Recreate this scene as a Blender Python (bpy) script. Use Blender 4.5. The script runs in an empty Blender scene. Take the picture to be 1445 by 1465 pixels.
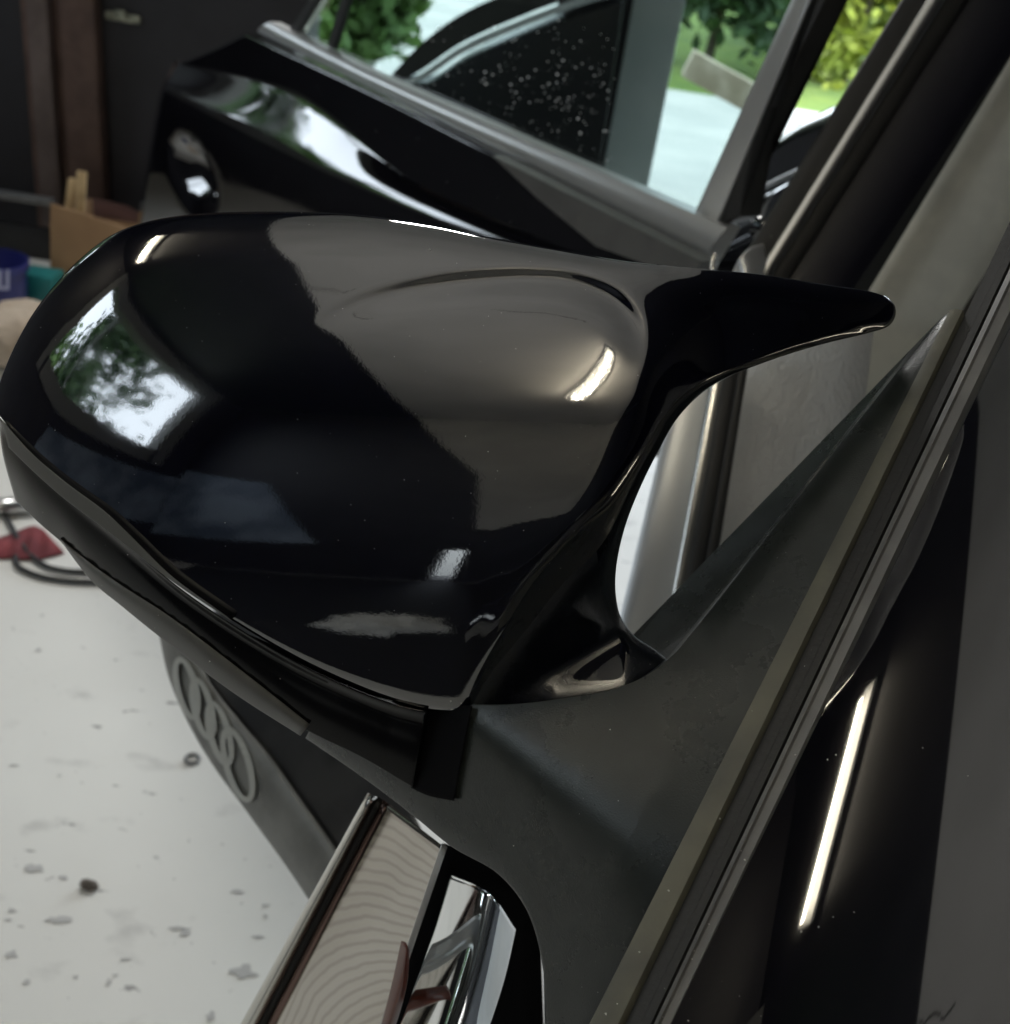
import bpy, bmesh, math, random
import numpy as np
from mathutils import Vector, Matrix
random.seed(7)
rng = np.random.default_rng(7)
scene = bpy.context.scene
COL = scene.collection

# ------------------------------------------------------------------ camera
FPX = 1549.0                       # focal length in photo pixels (photo is 1445 x 1465)
CX, CY = 722.5, 732.5
CAM = np.array([0.0, 0.0, 1.25])
PITCH, ROLL = math.radians(30), math.radians(9)
_F = np.array([0, math.cos(PITCH), -math.sin(PITCH)])
_U = np.array([0, math.sin(PITCH), math.cos(PITCH)])
_R = np.array([1.0, 0, 0])
RR = _R * math.cos(ROLL) + _U * math.sin(ROLL)
UU = _U * math.cos(ROLL) - _R * math.sin(ROLL)
cam_d = bpy.data.cameras.new("camera")
cam = bpy.data.objects.new("camera", cam_d)
COL.objects.link(cam)
M = Matrix((( RR[0], UU[0], -_F[0], CAM[0]), (RR[1], UU[1], -_F[1], CAM[1]), (RR[2], UU[2], -_F[2], CAM[2]), (0, 0, 0, 1)))
cam.matrix_world = M
cam_d.sensor_fit = 'HORIZONTAL'; cam_d.sensor_width = 36
cam_d.lens = 36 * FPX / 1445.0
cam_d.clip_start = 0.02; cam_d.clip_end = 300
cam_d.dof.use_dof = True; cam_d.dof.focus_distance = 0.42; cam_d.dof.aperture_fstop = 14
scene.camera = cam

# ------------------------------------------------------------------ world, lamps, exposure
w = bpy.data.worlds.new("World"); scene.world = w; w.use_nodes = True
bg = w.node_tree.nodes["Background"]
bg.inputs[0].default_value = (0.80, 0.90, 1.0, 1); bg.inputs[1].default_value = 6.0
scene.view_settings.view_transform = 'Standard'; scene.view_settings.look = 'None'
scene.view_settings.exposure = 0; scene.view_settings.gamma = 1
scene.cycles.max_bounces = 8
scene.cycles.sample_clamp_indirect = 6
def area(name, loc, look, size, power, col, sy=None):
    d = bpy.data.lights.new(name, 'AREA'); d.energy = power; d.color = col
    d.shape = 'RECTANGLE'; d.size = size; d.size_y = sy or size
    o = bpy.data.objects.new(name, d); COL.objects.link(o)
    o.location = loc
    o.rotation_euler = (Vector(look) - Vector(loc)).to_track_quat('-Z', 'Y').to_euler()
    return o
def portal(name, loc, look, sx, sy):
    o = area(name, loc, look, sx, 1, (1, 1, 1), sy); o.data.cycles.is_portal = True; return o
BACK, FRONT, LEFT, RIGHT, CEIL = 3.6, -2.2, -2.6, 3.2, 2.6
WIN_Y0, WIN_Y1, WIN_Z0, WIN_Z1 = -1.65, .36, 1.50, 2.50      # window in the left wall
BOARD_X = -1.15                                              # the pale ceiling boards end here
DOOR_X0, DOOR_X1, DOOR_Z = .29, RIGHT - .3, 2.2              # open garage door in the back wall
portal('back_portal', ((DOOR_X0 + DOOR_X1) / 2, BACK + .16, DOOR_Z / 2), ((DOOR_X0 + DOOR_X1) / 2, 0, DOOR_Z / 2), DOOR_X1 - DOOR_X0, DOOR_Z)
portal('window_portal', (LEFT - .16, (WIN_Y0 + WIN_Y1) / 2, (WIN_Z0 + WIN_Z1) / 2), (0, (WIN_Y0 + WIN_Y1) / 2, (WIN_Z0 + WIN_Z1) / 2), WIN_Y1 - WIN_Y0, WIN_Z1 - WIN_Z0)
SIDE_Y0, SIDE_Y1, SIDE_Z0, SIDE_Z1 = 2.25, 3.5, 1.05, 1.75      # second window in the left wall
portal('side_portal', (LEFT - .16, (SIDE_Y0 + SIDE_Y1) / 2, (SIDE_Z0 + SIDE_Z1) / 2), (0, (SIDE_Y0 + SIDE_Y1) / 2, (SIDE_Z0 + SIDE_Z1) / 2), SIDE_Y1 - SIDE_Y0, SIDE_Z1 - SIDE_Z0)
_sd = bpy.data.lights.new('added_floor_spot', 'SPOT'); _sd.energy = 150; _sd.color = (1, .99, .96); _sd.spot_size = math.radians(100); _sd.spot_blend = .8; _sd.shadow_soft_size = .2  # spot added to brighten the floor, no such lamp in view
_so = bpy.data.objects.new('added_floor_spot', _sd); COL.objects.link(_so); _so.location = (-.5, 2.9, CEIL - .1)
_so.rotation_euler = (Vector((-.9, 1.2, 0)) - Vector(_so.location)).to_track_quat('-Z', 'Y').to_euler()
area('added_uplight', (-.7, .0, 1.6), (-.7, -.1, CEIL), 1.5, 15, (.98, .98, .97), 1.5)  # unseen area lamp added to brighten the ceiling for its reflection

# ------------------------------------------------------------------ helpers
def ray(px, py):
    return _F + (px - CX) / FPX * RR - (py - CY) / FPX * UU
def P(px, py, d):
    return CAM + d * ray(px, py)
def on_plane(px, py, p0, n):
    r = ray(px, py); return CAM + r * (np.dot(p0 - CAM, n) / np.dot(r, n))
def on_z(px, py, z):
    return on_plane(px, py, np.array([0, 0, z]), np.array([0, 0, 1.0]))
def on_y(px, py, y):
    return on_plane(px, py, np.array([0, y, 0]), np.array([0, 1.0, 0]))
def unit(v): v = np.asarray(v, float); return v / np.linalg.norm(v)

def put(name, verts, faces, mat, parent=None, smooth=False):
    me = bpy.data.meshes.new(name)
    me.from_pydata([tuple(map(float, v)) for v in verts], [], [tuple(map(int, f)) for f in faces])
    me.update()
    o = bpy.data.objects.new(name, me); COL.objects.link(o)
    if mat: me.materials.append(mat)
    if smooth: me.polygons.foreach_set('use_smooth', [True] * len(me.polygons))
    if parent: o.parent = parent
    return o
def fix_normals(o):
    bm = bmesh.new(); bm.from_mesh(o.data); bmesh.ops.recalc_face_normals(bm, faces=bm.faces)
    bm.to_mesh(o.data); bm.free(); return o
def tag(o, label=None, cat=None, group=None, kind=None):
    if label: o['label'] = label
    if cat: o['category'] = cat
    if group: o['group'] = group
    if kind: o['kind'] = kind
    return o
def empty(name, loc=(0, 0, 0)):
    o = bpy.data.objects.new(name, None); COL.objects.link(o); o.location = tuple(loc); o.empty_display_size = .05
    return o

def spline(pts, n):
    """natural-looking curve through pts (chord-length Catmull-Rom), resampled at n equal arc steps"""
    pts = np.asarray(pts, float)
    if len(pts) == 2:
        t = np.linspace(0, 1, n)[:, None]; return pts[0] * (1 - t) + pts[1] * t
    p = np.vstack([2 * pts[0] - pts[1], pts, 2 * pts[-1] - pts[-2]])
    out = []
    for i in range(1, len(p) - 2):
        p0, p1, p2, p3 = p[i - 1], p[i], p[i + 1], p[i + 2]
        t0 = 0; t1 = t0 + max(np.linalg.norm(p1 - p0), 1e-9) ** .5; t2 = t1 + max(np.linalg.norm(p2 - p1), 1e-9) ** .5; t3 = t2 + max(np.linalg.norm(p3 - p2), 1e-9) ** .5
        for t in np.linspace(t1, t2, 24, endpoint=False):
            a1 = (t1 - t) / (t1 - t0) * p0 + (t - t0) / (t1 - t0) * p1
            a2 = (t2 - t) / (t2 - t1) * p1 + (t - t1) / (t2 - t1) * p2
            a3 = (t3 - t) / (t3 - t2) * p2 + (t - t2) / (t3 - t2) * p3
            b1 = (t2 - t) / (t2 - t0) * a1 + (t - t0) / (t2 - t0) * a2
            b2 = (t3 - t) / (t3 - t1) * a2 + (t - t1) / (t3 - t1) * a3
            out.append((t2 - t) / (t2 - t1) * b1 + (t - t1) / (t2 - t1) * b2)
    out.append(pts[-1]); out = np.array(out)
    L = np.concatenate([[0], np.cumsum(np.linalg.norm(np.diff(out, axis=0), axis=1))])
    s = np.linspace(0, L[-1], n)
    return np.stack([np.interp(s, L, out[:, k]) for k in range(out.shape[1])], 1)

def grid_faces(nu, nv, flip=False, off=0):
    f = []
    for j in range(nv - 1):
        for i in range(nu - 1):
            q = (off + j * nu + i, off + j * nu + i + 1, off + (j + 1) * nu + i + 1, off + (j + 1) * nu + i)
            f.append(q[::-1] if flip else q)
    return f
def coons(T, B, L, R, nu, nv):
    T, B, L, R = spline(T, nu), spline(B, nu), spline(L, nv), spline(R, nv)
    u = np.linspace(0, 1, nu)[None, :, None]; v = np.linspace(0, 1, nv)[:, None, None]
    S = (1 - v) * T[None] + v * B[None] + (1 - u) * L[:, None] + u * R[:, None]
    S -= (1 - u) * (1 - v) * T[0] + u * (1 - v) * T[-1] + (1 - u) * v * B[0] + u * v * B[-1]
    return S
def seg_dist(Q, poly):
    """distance of points Q (N,2) to polyline, nearest index parameter and signed side"""
    best = np.full(len(Q), 1e9); par = np.zeros(len(Q)); side = np.zeros(len(Q))
    for i in range(len(poly) - 1):
        a, b = poly[i], poly[i + 1]; ab = b - a
        t = np.clip(((Q - a) @ ab) / (ab @ ab), 0, 1)
        v = Q - (a + t[:, None] * ab); d = np.linalg.norm(v, axis=1)
        m = d < best
        best[m] = d[m]; par[m] = (i + t[m]) / (len(poly) - 1)
        side[m] = np.sign(ab[0] * v[m, 1] - ab[1] * v[m, 0])
    return best, par, side
def sstep(a, b, x):
    t = np.clip((x - a) / (b - a), 0, 1); return t * t * (3 - 2 * t)

def shell(name, S, D, mat, parent=None, back=0.03, shrink=0.12, smooth=True):
    """a skin given in photo pixels S (nv,nu,2) and camera depths D (nv,nu), closed by a body behind it"""
    nv, nu = D.shape
    V = [P(S[j, i, 0], S[j, i, 1], D[j, i]) for j in range(nv) for i in range(nu)]
    F = grid_faces(nu, nv)
    ring = [i for i in range(nu)] + [j * nu + nu - 1 for j in range(1, nv)] + \
           [(nv - 1) * nu + i for i in range(nu - 2, -1, -1)] + [j * nu for j in range(nv - 2, 0, -1)]
    V = list(V); c = np.mean([V[i] for i in ring], axis=0)
    prev = ring
    for step, (bk, sh) in enumerate([(.35, .01), (.8, .05), (1.0, shrink)]):
        new = []
        for i in ring:
            p = V[i]; q = p + unit(p - CAM) * back * bk
            q = q + (c + unit(c - CAM) * back * bk - q) * sh
            new.append(len(V)); V.append(q)
        for k in range(len(ring)):
            a, b = prev[k], prev[(k + 1) % len(ring)]; F.append((b, a, new[k], new[(k + 1) % len(ring)]))
        prev = new
    V.append(c + unit(c - CAM) * back); ci = len(V) - 1
    for k in range(len(ring)): F.append((prev[(k + 1) % len(ring)], prev[k], ci))
    o = put(name, V, F, mat, parent, smooth); fix_normals(o); return o

def loft(name, sections, mat, parent=None, smooth=True, closed=True, cap=True):
    n = len(sections[0]); V = [p for s in sections for p in s]; F = []
    for j in range(len(sections) - 1):
        for i in range(n if closed else n - 1):
            k = (i + 1) % n; F.append((j * n + i, j * n + k, (j + 1) * n + k, (j + 1) * n + i))
    if cap and closed: F.append(tuple(range(n))[::-1]); F.append(tuple((len(sections) - 1) * n + i for i in range(n)))
    o = put(name, V, F, mat, parent, smooth); fix_normals(o)
    return o
def autosmooth(o, ang=40):
    me = o.data
    me.polygons.foreach_set('use_smooth', [True] * len(me.polygons))
    bm = bmesh.new(); bm.from_mesh(me)
    for e in bm.edges:
        if len(e.link_faces) == 2 and e.calc_face_angle(0) > math.radians(ang): e.smooth = False
    bm.to_mesh(me); bm.free(); return o
def bevel(o, wdt=.003, seg=2):
    bm = bmesh.new(); bm.from_mesh(o.data)
    es = [e for e in bm.edges if len(e.link_faces) == 2 and e.calc_face_angle(0) > .5]
    bmesh.ops.bevel(bm, geom=es, offset=wdt, segments=seg, profile=.5, affect='EDGES', clamp_overlap=True)
    bm.to_mesh(o.data); bm.free(); return autosmooth(o, 35)
def slab(name, poly, normal, th, mat, parent=None, bev=.0):
    """polygon of 3-D points extruded by th against normal"""
    poly = [np.asarray(p, float) for p in poly]; n = len(poly); nn = unit(normal)
    V = poly + [p - nn * th for p in poly]
    F = [tuple(range(n)), tuple(range(2 * n - 1, n - 1, -1))] + [(i, n + i, n + (i + 1) % n, (i + 1) % n) for i in range(n)]
    o = put(name, V, F, mat, parent); fix_normals(o)
    if bev: bevel(o, bev)
    return o
def box(name, lo, hi, mat, parent=None, bev=.0, rz=0, rx=0, ry=0, at=None):
    lo, hi = np.array(lo, float), np.array(hi, float)
    V = [(x, y, z) for z in (lo[2], hi[2]) for y in (lo[1], hi[1]) for x in (lo[0], hi[0])]
    F = [(0, 2, 3, 1), (4, 5, 7, 6), (0, 1, 5, 4), (2, 6, 7, 3), (0, 4, 6, 2), (1, 3, 7, 5)]
    o = put(name, V, F, mat, parent)
    if bev: bevel(o, bev)
    if at is not None: o.location = tuple(at)
    o.rotation_euler = (rx, ry, rz)
    return o
def tube(name, pts, r, mat, parent=None, n=10, rs=None):
    pts = [np.asarray(p, float) for p in pts]; secs = []
    up = np.array([0.13, .21, 1.0])
    for i, p in enumerate(pts):
        t = unit(pts[min(i + 1, len(pts) - 1)] - pts[max(i - 1, 0)])
        s = unit(np.cross(t, up)); b = np.cross(s, t); rad = rs[i] if rs is not None else r
        secs.append([p + rad * (math.cos(a) * s + math.sin(a) * b) for a in np.linspace(0, 2 * math.pi, n, endpoint=False)])
    return loft(name, secs, mat, parent)

# ------------------------------------------------------------------ materials
def mat(name, col, rough=.5, metal=0., coat=0., ior=1.5, noise=None, bump=None, spec=.5, trans=0., emit=None):
    m = bpy.data.materials.new(name); m.use_nodes = True
    nt = m.node_tree; b = nt.nodes['Principled BSDF']
    b.inputs['Base Color'].default_value = (*col, 1); b.inputs['Roughness'].default_value = rough
    b.inputs['Metallic'].default_value = metal; b.inputs['IOR'].default_value = ior
    b.inputs['Coat Weight'].default_value = coat; b.inputs['Coat Roughness'].default_value = .02
    b.inputs['Specular IOR Level'].default_value = spec
    b.inputs['Transmission Weight'].default_value = trans
    if emit: b.inputs['Emission Color'].default_value = (*emit[0], 1); b.inputs['Emission Strength'].default_value = emit[1]
    tc = nt.nodes.new('ShaderNodeTexCoord')
    if noise:                      # (scale, second colour, contrast lo, hi)
        sc, c2, lo, hi = noise
        nz = nt.nodes.new('ShaderNodeTexNoise'); nz.inputs['Scale'].default_value = sc; nz.inputs['Detail'].default_value = 6
        nt.links.new(tc.outputs['Object'], nz.inputs['Vector'])
        mr = nt.nodes.new('ShaderNodeMapRange'); mr.inputs[1].default_value = lo; mr.inputs[2].default_value = hi
        nt.links.new(nz.outputs['Fac'], mr.inputs[0])
        mx = nt.nodes.new('ShaderNodeMix'); mx.data_type = 'RGBA'
        mx.inputs[6].default_value = (*col, 1); mx.inputs[7].default_value = (*c2, 1)
        nt.links.new(mr.outputs[0], mx.inputs[0]); nt.links.new(mx.outputs[2], b.inputs['Base Color'])
    if bump:                       # (scale, strength, distance)
        nb = nt.nodes.new('ShaderNodeTexNoise'); nb.inputs['Scale'].default_value = bump[0]; nb.inputs['Detail'].default_value = 3
        nt.links.new(tc.outputs['Object'], nb.inputs['Vector'])
        bp = nt.nodes.new('ShaderNodeBump'); bp.inputs['Strength'].default_value = bump[1]; bp.inputs['Distance'].default_value = bump[2]
        nt.links.new(nb.outputs['Fac'], bp.inputs['Height']); nt.links.new(bp.outputs[0], b.inputs['Normal'])
    return m
def smudge(m, lo, hi, scale=9, coat=True):
    nt = m.node_tree; b = nt.nodes['Principled BSDF']; tc = nt.nodes.new('ShaderNodeTexCoord')
    n = nt.nodes.new('ShaderNodeTexNoise'); n.inputs['Scale'].default_value = scale; n.inputs['Detail'].default_value = 8; n.inputs['Roughness'].default_value = .65
    nt.links.new(tc.outputs['Object'], n.inputs['Vector'])
    r = nt.nodes.new('ShaderNodeMapRange'); r.inputs[1].default_value = .42; r.inputs[2].default_value = .72; r.inputs[3].default_value = lo; r.inputs[4].default_value = hi
    nt.links.new(n.outputs['Fac'], r.inputs[0]); nt.links.new(r.outputs[0], b.inputs['Roughness'])
    if coat: nt.links.new(r.outputs[0], b.inputs['Coat Roughness'])
M_gloss = mat('gloss_black_paint', (.0012, .0015, .0055), .035, coat=1., ior=2.1, bump=(700, .03, .0004))
M_house = mat('black_housing_plastic', (.004, .004, .005), .15, ior=1.45, spec=.22)
M_body = mat('car_black_paint', (.003, .003, .005), .05, coat=1., ior=1.55, bump=(500, .04, .0004))
M_satin = mat('satin_black_plastic', (.020, .0235, .0215), .31, noise=(60, (.027, .031, .029), .4, .7), bump=(1500, .35, .0004))
smudge(M_gloss, .02, .075, 14); smudge(M_body, .03, .12, 9); smudge(M_satin, .23, .40, 22, False)
M_rim = mat('satin_grey_rim', (.10, .10, .095), .45, bump=(900, .15, .0003))
M_void = mat('gap_shade_black', (.003, .003, .004), .8, spec=.1)  # near-black tone painting the shade in open gaps
M_rubber = mat('rubber_seal', (.012, .012, .012), .55, bump=(300, .2, .001))
M_alu = mat('brushed_trim', (.55, .56, .56), .32, metal=.55, bump=(160, .05, .0005))
M_bright = mat('bright_trim', (.75, .74, .70), .22, metal=1.)
M_greytrim = mat('grey_plastic', (.16, .16, .155), .4, noise=(40, (.12, .12, .12), .4, .6))

# ------------------------------------------------------------------ setting
M_floor = mat('painted_concrete', (.62, .62, .59), .55)
def floor_nodes(m):
    nt = m.node_tree; b = nt.nodes['Principled BSDF']; tc = nt.nodes.new('ShaderNodeTexCoord')
    def nz(scale, detail, lo, hi, stretch=(1, 1, 1)):
        mp = nt.nodes.new('ShaderNodeMapping'); mp.inputs['Scale'].default_value = stretch
        nt.links.new(tc.outputs['Object'], mp.inputs[0])
        n = nt.nodes.new('ShaderNodeTexNoise'); n.inputs['Scale'].default_value = scale; n.inputs['Detail'].default_value = detail
        nt.links.new(mp.outputs[0], n.inputs['Vector'])
        r = nt.nodes.new('ShaderNodeMapRange'); r.inputs[1].default_value = lo; r.inputs[2].default_value = hi
        nt.links.new(n.outputs['Fac'], r.inputs[0]); return r.outputs[0]
    def mix(fac, a, bcol, amt=1.0):
        mm = nt.nodes.new('ShaderNodeMath'); mm.operation = 'MULTIPLY'; mm.inputs[1].default_value = amt
        nt.links.new(fac, mm.inputs[0])
        x = nt.nodes.new('ShaderNodeMix'); x.data_type = 'RGBA'
        nt.links.new(mm.outputs[0], x.inputs[0])
        if isinstance(a, tuple): x.inputs[6].default_value = (*a, 1)
        else: nt.links.new(a, x.inputs[6])
        x.inputs[7].default_value = (*bcol, 1); return x.outputs[2]
    c = mix(nz(1.3, 5, .35, .7), (.69, .685, .65), (.58, .57, .535))
    c = mix(nz(9, 6, .6, .74, (1, 1.6, 1)), c, (.33, .32, .31), .55)
    c = mix(nz(38, 4, .68, .72, (.6, 1.3, 1)), c, (.16, .15, .15), .75)
    c = mix(nz(90, 2, .74, .77), c, (.10, .09, .08), .8)
    nt.links.new(c, b.inputs['Base Color'])
floor_nodes(M_floor)
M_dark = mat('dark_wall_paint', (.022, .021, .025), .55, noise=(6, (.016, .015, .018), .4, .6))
M_ceil = mat('taupe_ceiling_board', (.56, .54, .51), .8, noise=(3, (.50, .485, .455), .4, .65))
M_drive = mat('added_pale_ground', (.55, .53, .49), .85, noise=(1.4, (.46, .45, .42), .4, .6))
M_lawn = mat('lawn_green', (.17, .24, .035), .9, noise=(4, (.11, .19, .03), .4, .65), bump=(60, .6, .05))

def sheet(name, x0, x1, y0, y1, z, m):
    return tag(put(name, [(x0, y0, z), (x1, y0, z), (x1, y1, z), (x0, y1, z)], [(0, 1, 2, 3)], m), kind='structure')
sheet('lawn', -120, 120, -120, 120, -.03, M_lawn)
sheet('floor', LEFT - .2, RIGHT + .2, FRONT - .2, BACK + .2, 0, M_floor)
sheet('driveway', .3, 6, BACK + .2, 9.3, -.012, M_drive)
sheet('driveway_apron', -8, 3, -9, FRONT - .2, -.012, M_drive)
def wall_pieces(name, axis, pos, th, a0, a1, z0, z1, holes, m):
    """wall with rectangular openings, built as one mesh of butted blocks"""
    xs = sorted({a0, a1, *[h[0] for h in holes], *[h[1] for h in holes]}); zs = sorted({z0, z1, *[h[2] for h in holes], *[h[3] for h in holes]})
    V, F = [], []
    for i in range(len(xs) - 1):
        for k in range(len(zs) - 1):
            mx, mz = (xs[i] + xs[i + 1]) / 2, (zs[k] + zs[k + 1]) / 2
            if any(h[0] < mx < h[1] and h[2] < mz < h[3] for h in holes): continue
            b = len(V)
            for z in (zs[k], zs[k + 1]):
                for t in (pos, pos + th):
                    for x in (xs[i], xs[i + 1]): V.append((x, t, z) if axis == 'y' else (t, x, z))
            F += [tuple(b + q for q in f) for f in [(0, 2, 3, 1), (4, 5, 7, 6), (0, 1, 5, 4), (2, 6, 7, 3), (0, 4, 6, 2), (1, 3, 7, 5)]]
    return tag(put(name, V, F, m), kind='structure')
wx0 = on_y(440, 60, BACK)[0]; wx1 = on_y(790, 60, BACK)[0]
wall_pieces('wall_back', 'y', BACK, .15, LEFT - .2, RIGHT + .2, 0, CEIL, [(DOOR_X0, DOOR_X1, 0, DOOR_Z), (wx0, wx1, .25, .98)], M_dark)  # small opening added to show bright yard where the glass reflects sky
M_plaster = mat('taupe_reflection_plaster', (.41, .39, .36), .8, noise=(3, (.35, .335, .31), .4, .65))
wall_pieces('wall_front', 'y', FRONT - .15, .15, LEFT - .2, RIGHT + .2, 0, CEIL, [(-.46, -.35, .02, .46)], M_dark)  # low slot added for a small bright reflection in the cap
tag(slab('front_reflection_plaster', [(x, FRONT + .012, z) for x, z in [(-1.15, CEIL - .001), (-.86, 2.1), (-.54, 1.63), (-.42, 1.1), (-.36, .78), (.35, .70), (.45, CEIL - .001)]], (0, 1, 0), .01, M_plaster), kind='structure')  # unseen plaster area, outline shaped for the taupe reflection in the cap
M_bluegrey = mat('blue_reflection_sheet', (.30, .36, .45), .6, noise=(2.5, (.10, .13, .19), .38, .62))  # for unseen sheets added to give the cap its bluish reflection
tag(slab('front_reflection_sheet', [(x, FRONT + .012, z) for x, z in [(LEFT + .01, .35), (-1.15, .45), (-1.75, 1.3), (LEFT + .01, 1.4)]], (0, 1, 0), .01, M_bluegrey), kind='structure')
tag(slab('left_reflection_sheet', [(LEFT + .012, y, z) for y, z in [(FRONT + .02, .5), (-.3, .7), (-.4, 1.2), (FRONT + .02, 1.24)]], (1, 0, 0), .01, M_bluegrey), kind='structure')
M_mat = mat('added_dark_mat', (.02, .02, .022), .7)  # for an unseen mat added to darken the cap's floor reflection
tag(box('added_floor_mat', (-1.9, FRONT + .03, 0), (1.2, -.62, .008), M_mat), 'unseen dark mat added to darken the floor reflection in the mirror', 'mat')
wall_pieces('wall_left', 'x', LEFT - .15, .15, FRONT, BACK, 0, CEIL, [(WIN_Y0, WIN_Y1, WIN_Z0, WIN_Z1), (SIDE_Y0, SIDE_Y1, SIDE_Z0, SIDE_Z1)], M_dark)
wall_pieces('wall_right', 'x', RIGHT, .15, FRONT, BACK, 0, CEIL, [], M_dark)
tag(box('ceiling', (BOARD_X, FRONT - .2, CEIL), (.5, BACK + .2, CEIL + .1), M_ceil), kind='structure')
tag(box('added_dark_ceiling', (.5, FRONT - .2, CEIL + .02), (RIGHT + .2, BACK + .2, CEIL + .1), M_dark), kind='structure')  # unseen dark stretch of ceiling, added so the horn reflects dark
tag(box('ceiling_rafters', (LEFT - .2, FRONT - .2, CEIL + .02), (BOARD_X, BACK + .2, CEIL + .1), M_dark), kind='structure')

# ------------------------------------------------------------------ car
car = tag(empty('car', (0.6, 1.2, 0)), 'black car with horned wing mirror and open rear door parked in garage', 'car')
car.matrix_world = Matrix.Translation((0.6, 1.2, 0))
bpy.context.view_layer.update()
def own(o, parent):              # parent while keeping the world place
    o.parent = parent; o.matrix_parent_inverse = parent.matrix_world.inverted(); return o

# the windscreen pillar rises from the mirror foot to the upper right
Z = np.array([0, 0, 1.0])
AZ = math.radians(10); AX = np.array([math.sin(AZ), math.cos(AZ), 0.0])      # the car's long axis
OUT = np.array([-math.cos(AZ), math.sin(AZ), 0.0])                           # away from the car
B0 = P(870, 1410, .365); B1 = P(1366, 444, .46)
PD = unit(B1 - B0)
N_sh = unit(np.cross(PD, P(690, 1040, .442) - B0)); N_sh = N_sh if np.dot(N_sh, OUT) > 0 else -N_sh  # mirror sail plane

# --- wing mirror -----------------------------------------------------------
T_cap = [(-8, 572), (2, 540), (20, 497), (45, 452), (78, 408), (115, 370), (160, 336), (210, 317), (270, 307), (340, 303), (430, 303), (520, 308), (620, 322), (700, 339), (800, 357), (900, 374), (1000, 384), (1090, 393), (1180, 407), (1245, 417), (1268, 424)]
R_cap = [(1268, 424), (1280, 437), (1281, 452), (1272, 466), (1240, 477), (1190, 489), (1140, 503), (1090, 520), (1040, 540), (1000, 566), (968, 600), (942, 645), (915, 700), (894, 755), (882, 810), (881, 850), (889, 885), (908, 910), (938, 930), (957, 946)]
B_cap = [(-4, 590), (40, 645), (90, 692), (180, 770), (260, 838), (360, 905), (460, 960), (560, 1000), (620, 1016), (690, 1020), (760, 1016), (830, 1008), (890, 994), (935, 972), (957, 946)]
L_cap = [(-8, 572), (-7, 582), (-4, 590)]
GRO = spline([(405, 505), (432, 480), (470, 455), (530, 428), (600, 411), (690, 399), (760, 396), (825, 403), (878, 426), (908, 462), (918, 505), (909, 560), (889, 612), (850, 692), (800, 765), (748, 835), (705, 905), (672, 965), (650, 1030)], 200)
OUT_T = spline(T_cap, 240); OUT_R = spline(R_cap, 240); OUT_B = spline(B_cap, 200)
MPP = .40 / FPX
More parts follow.
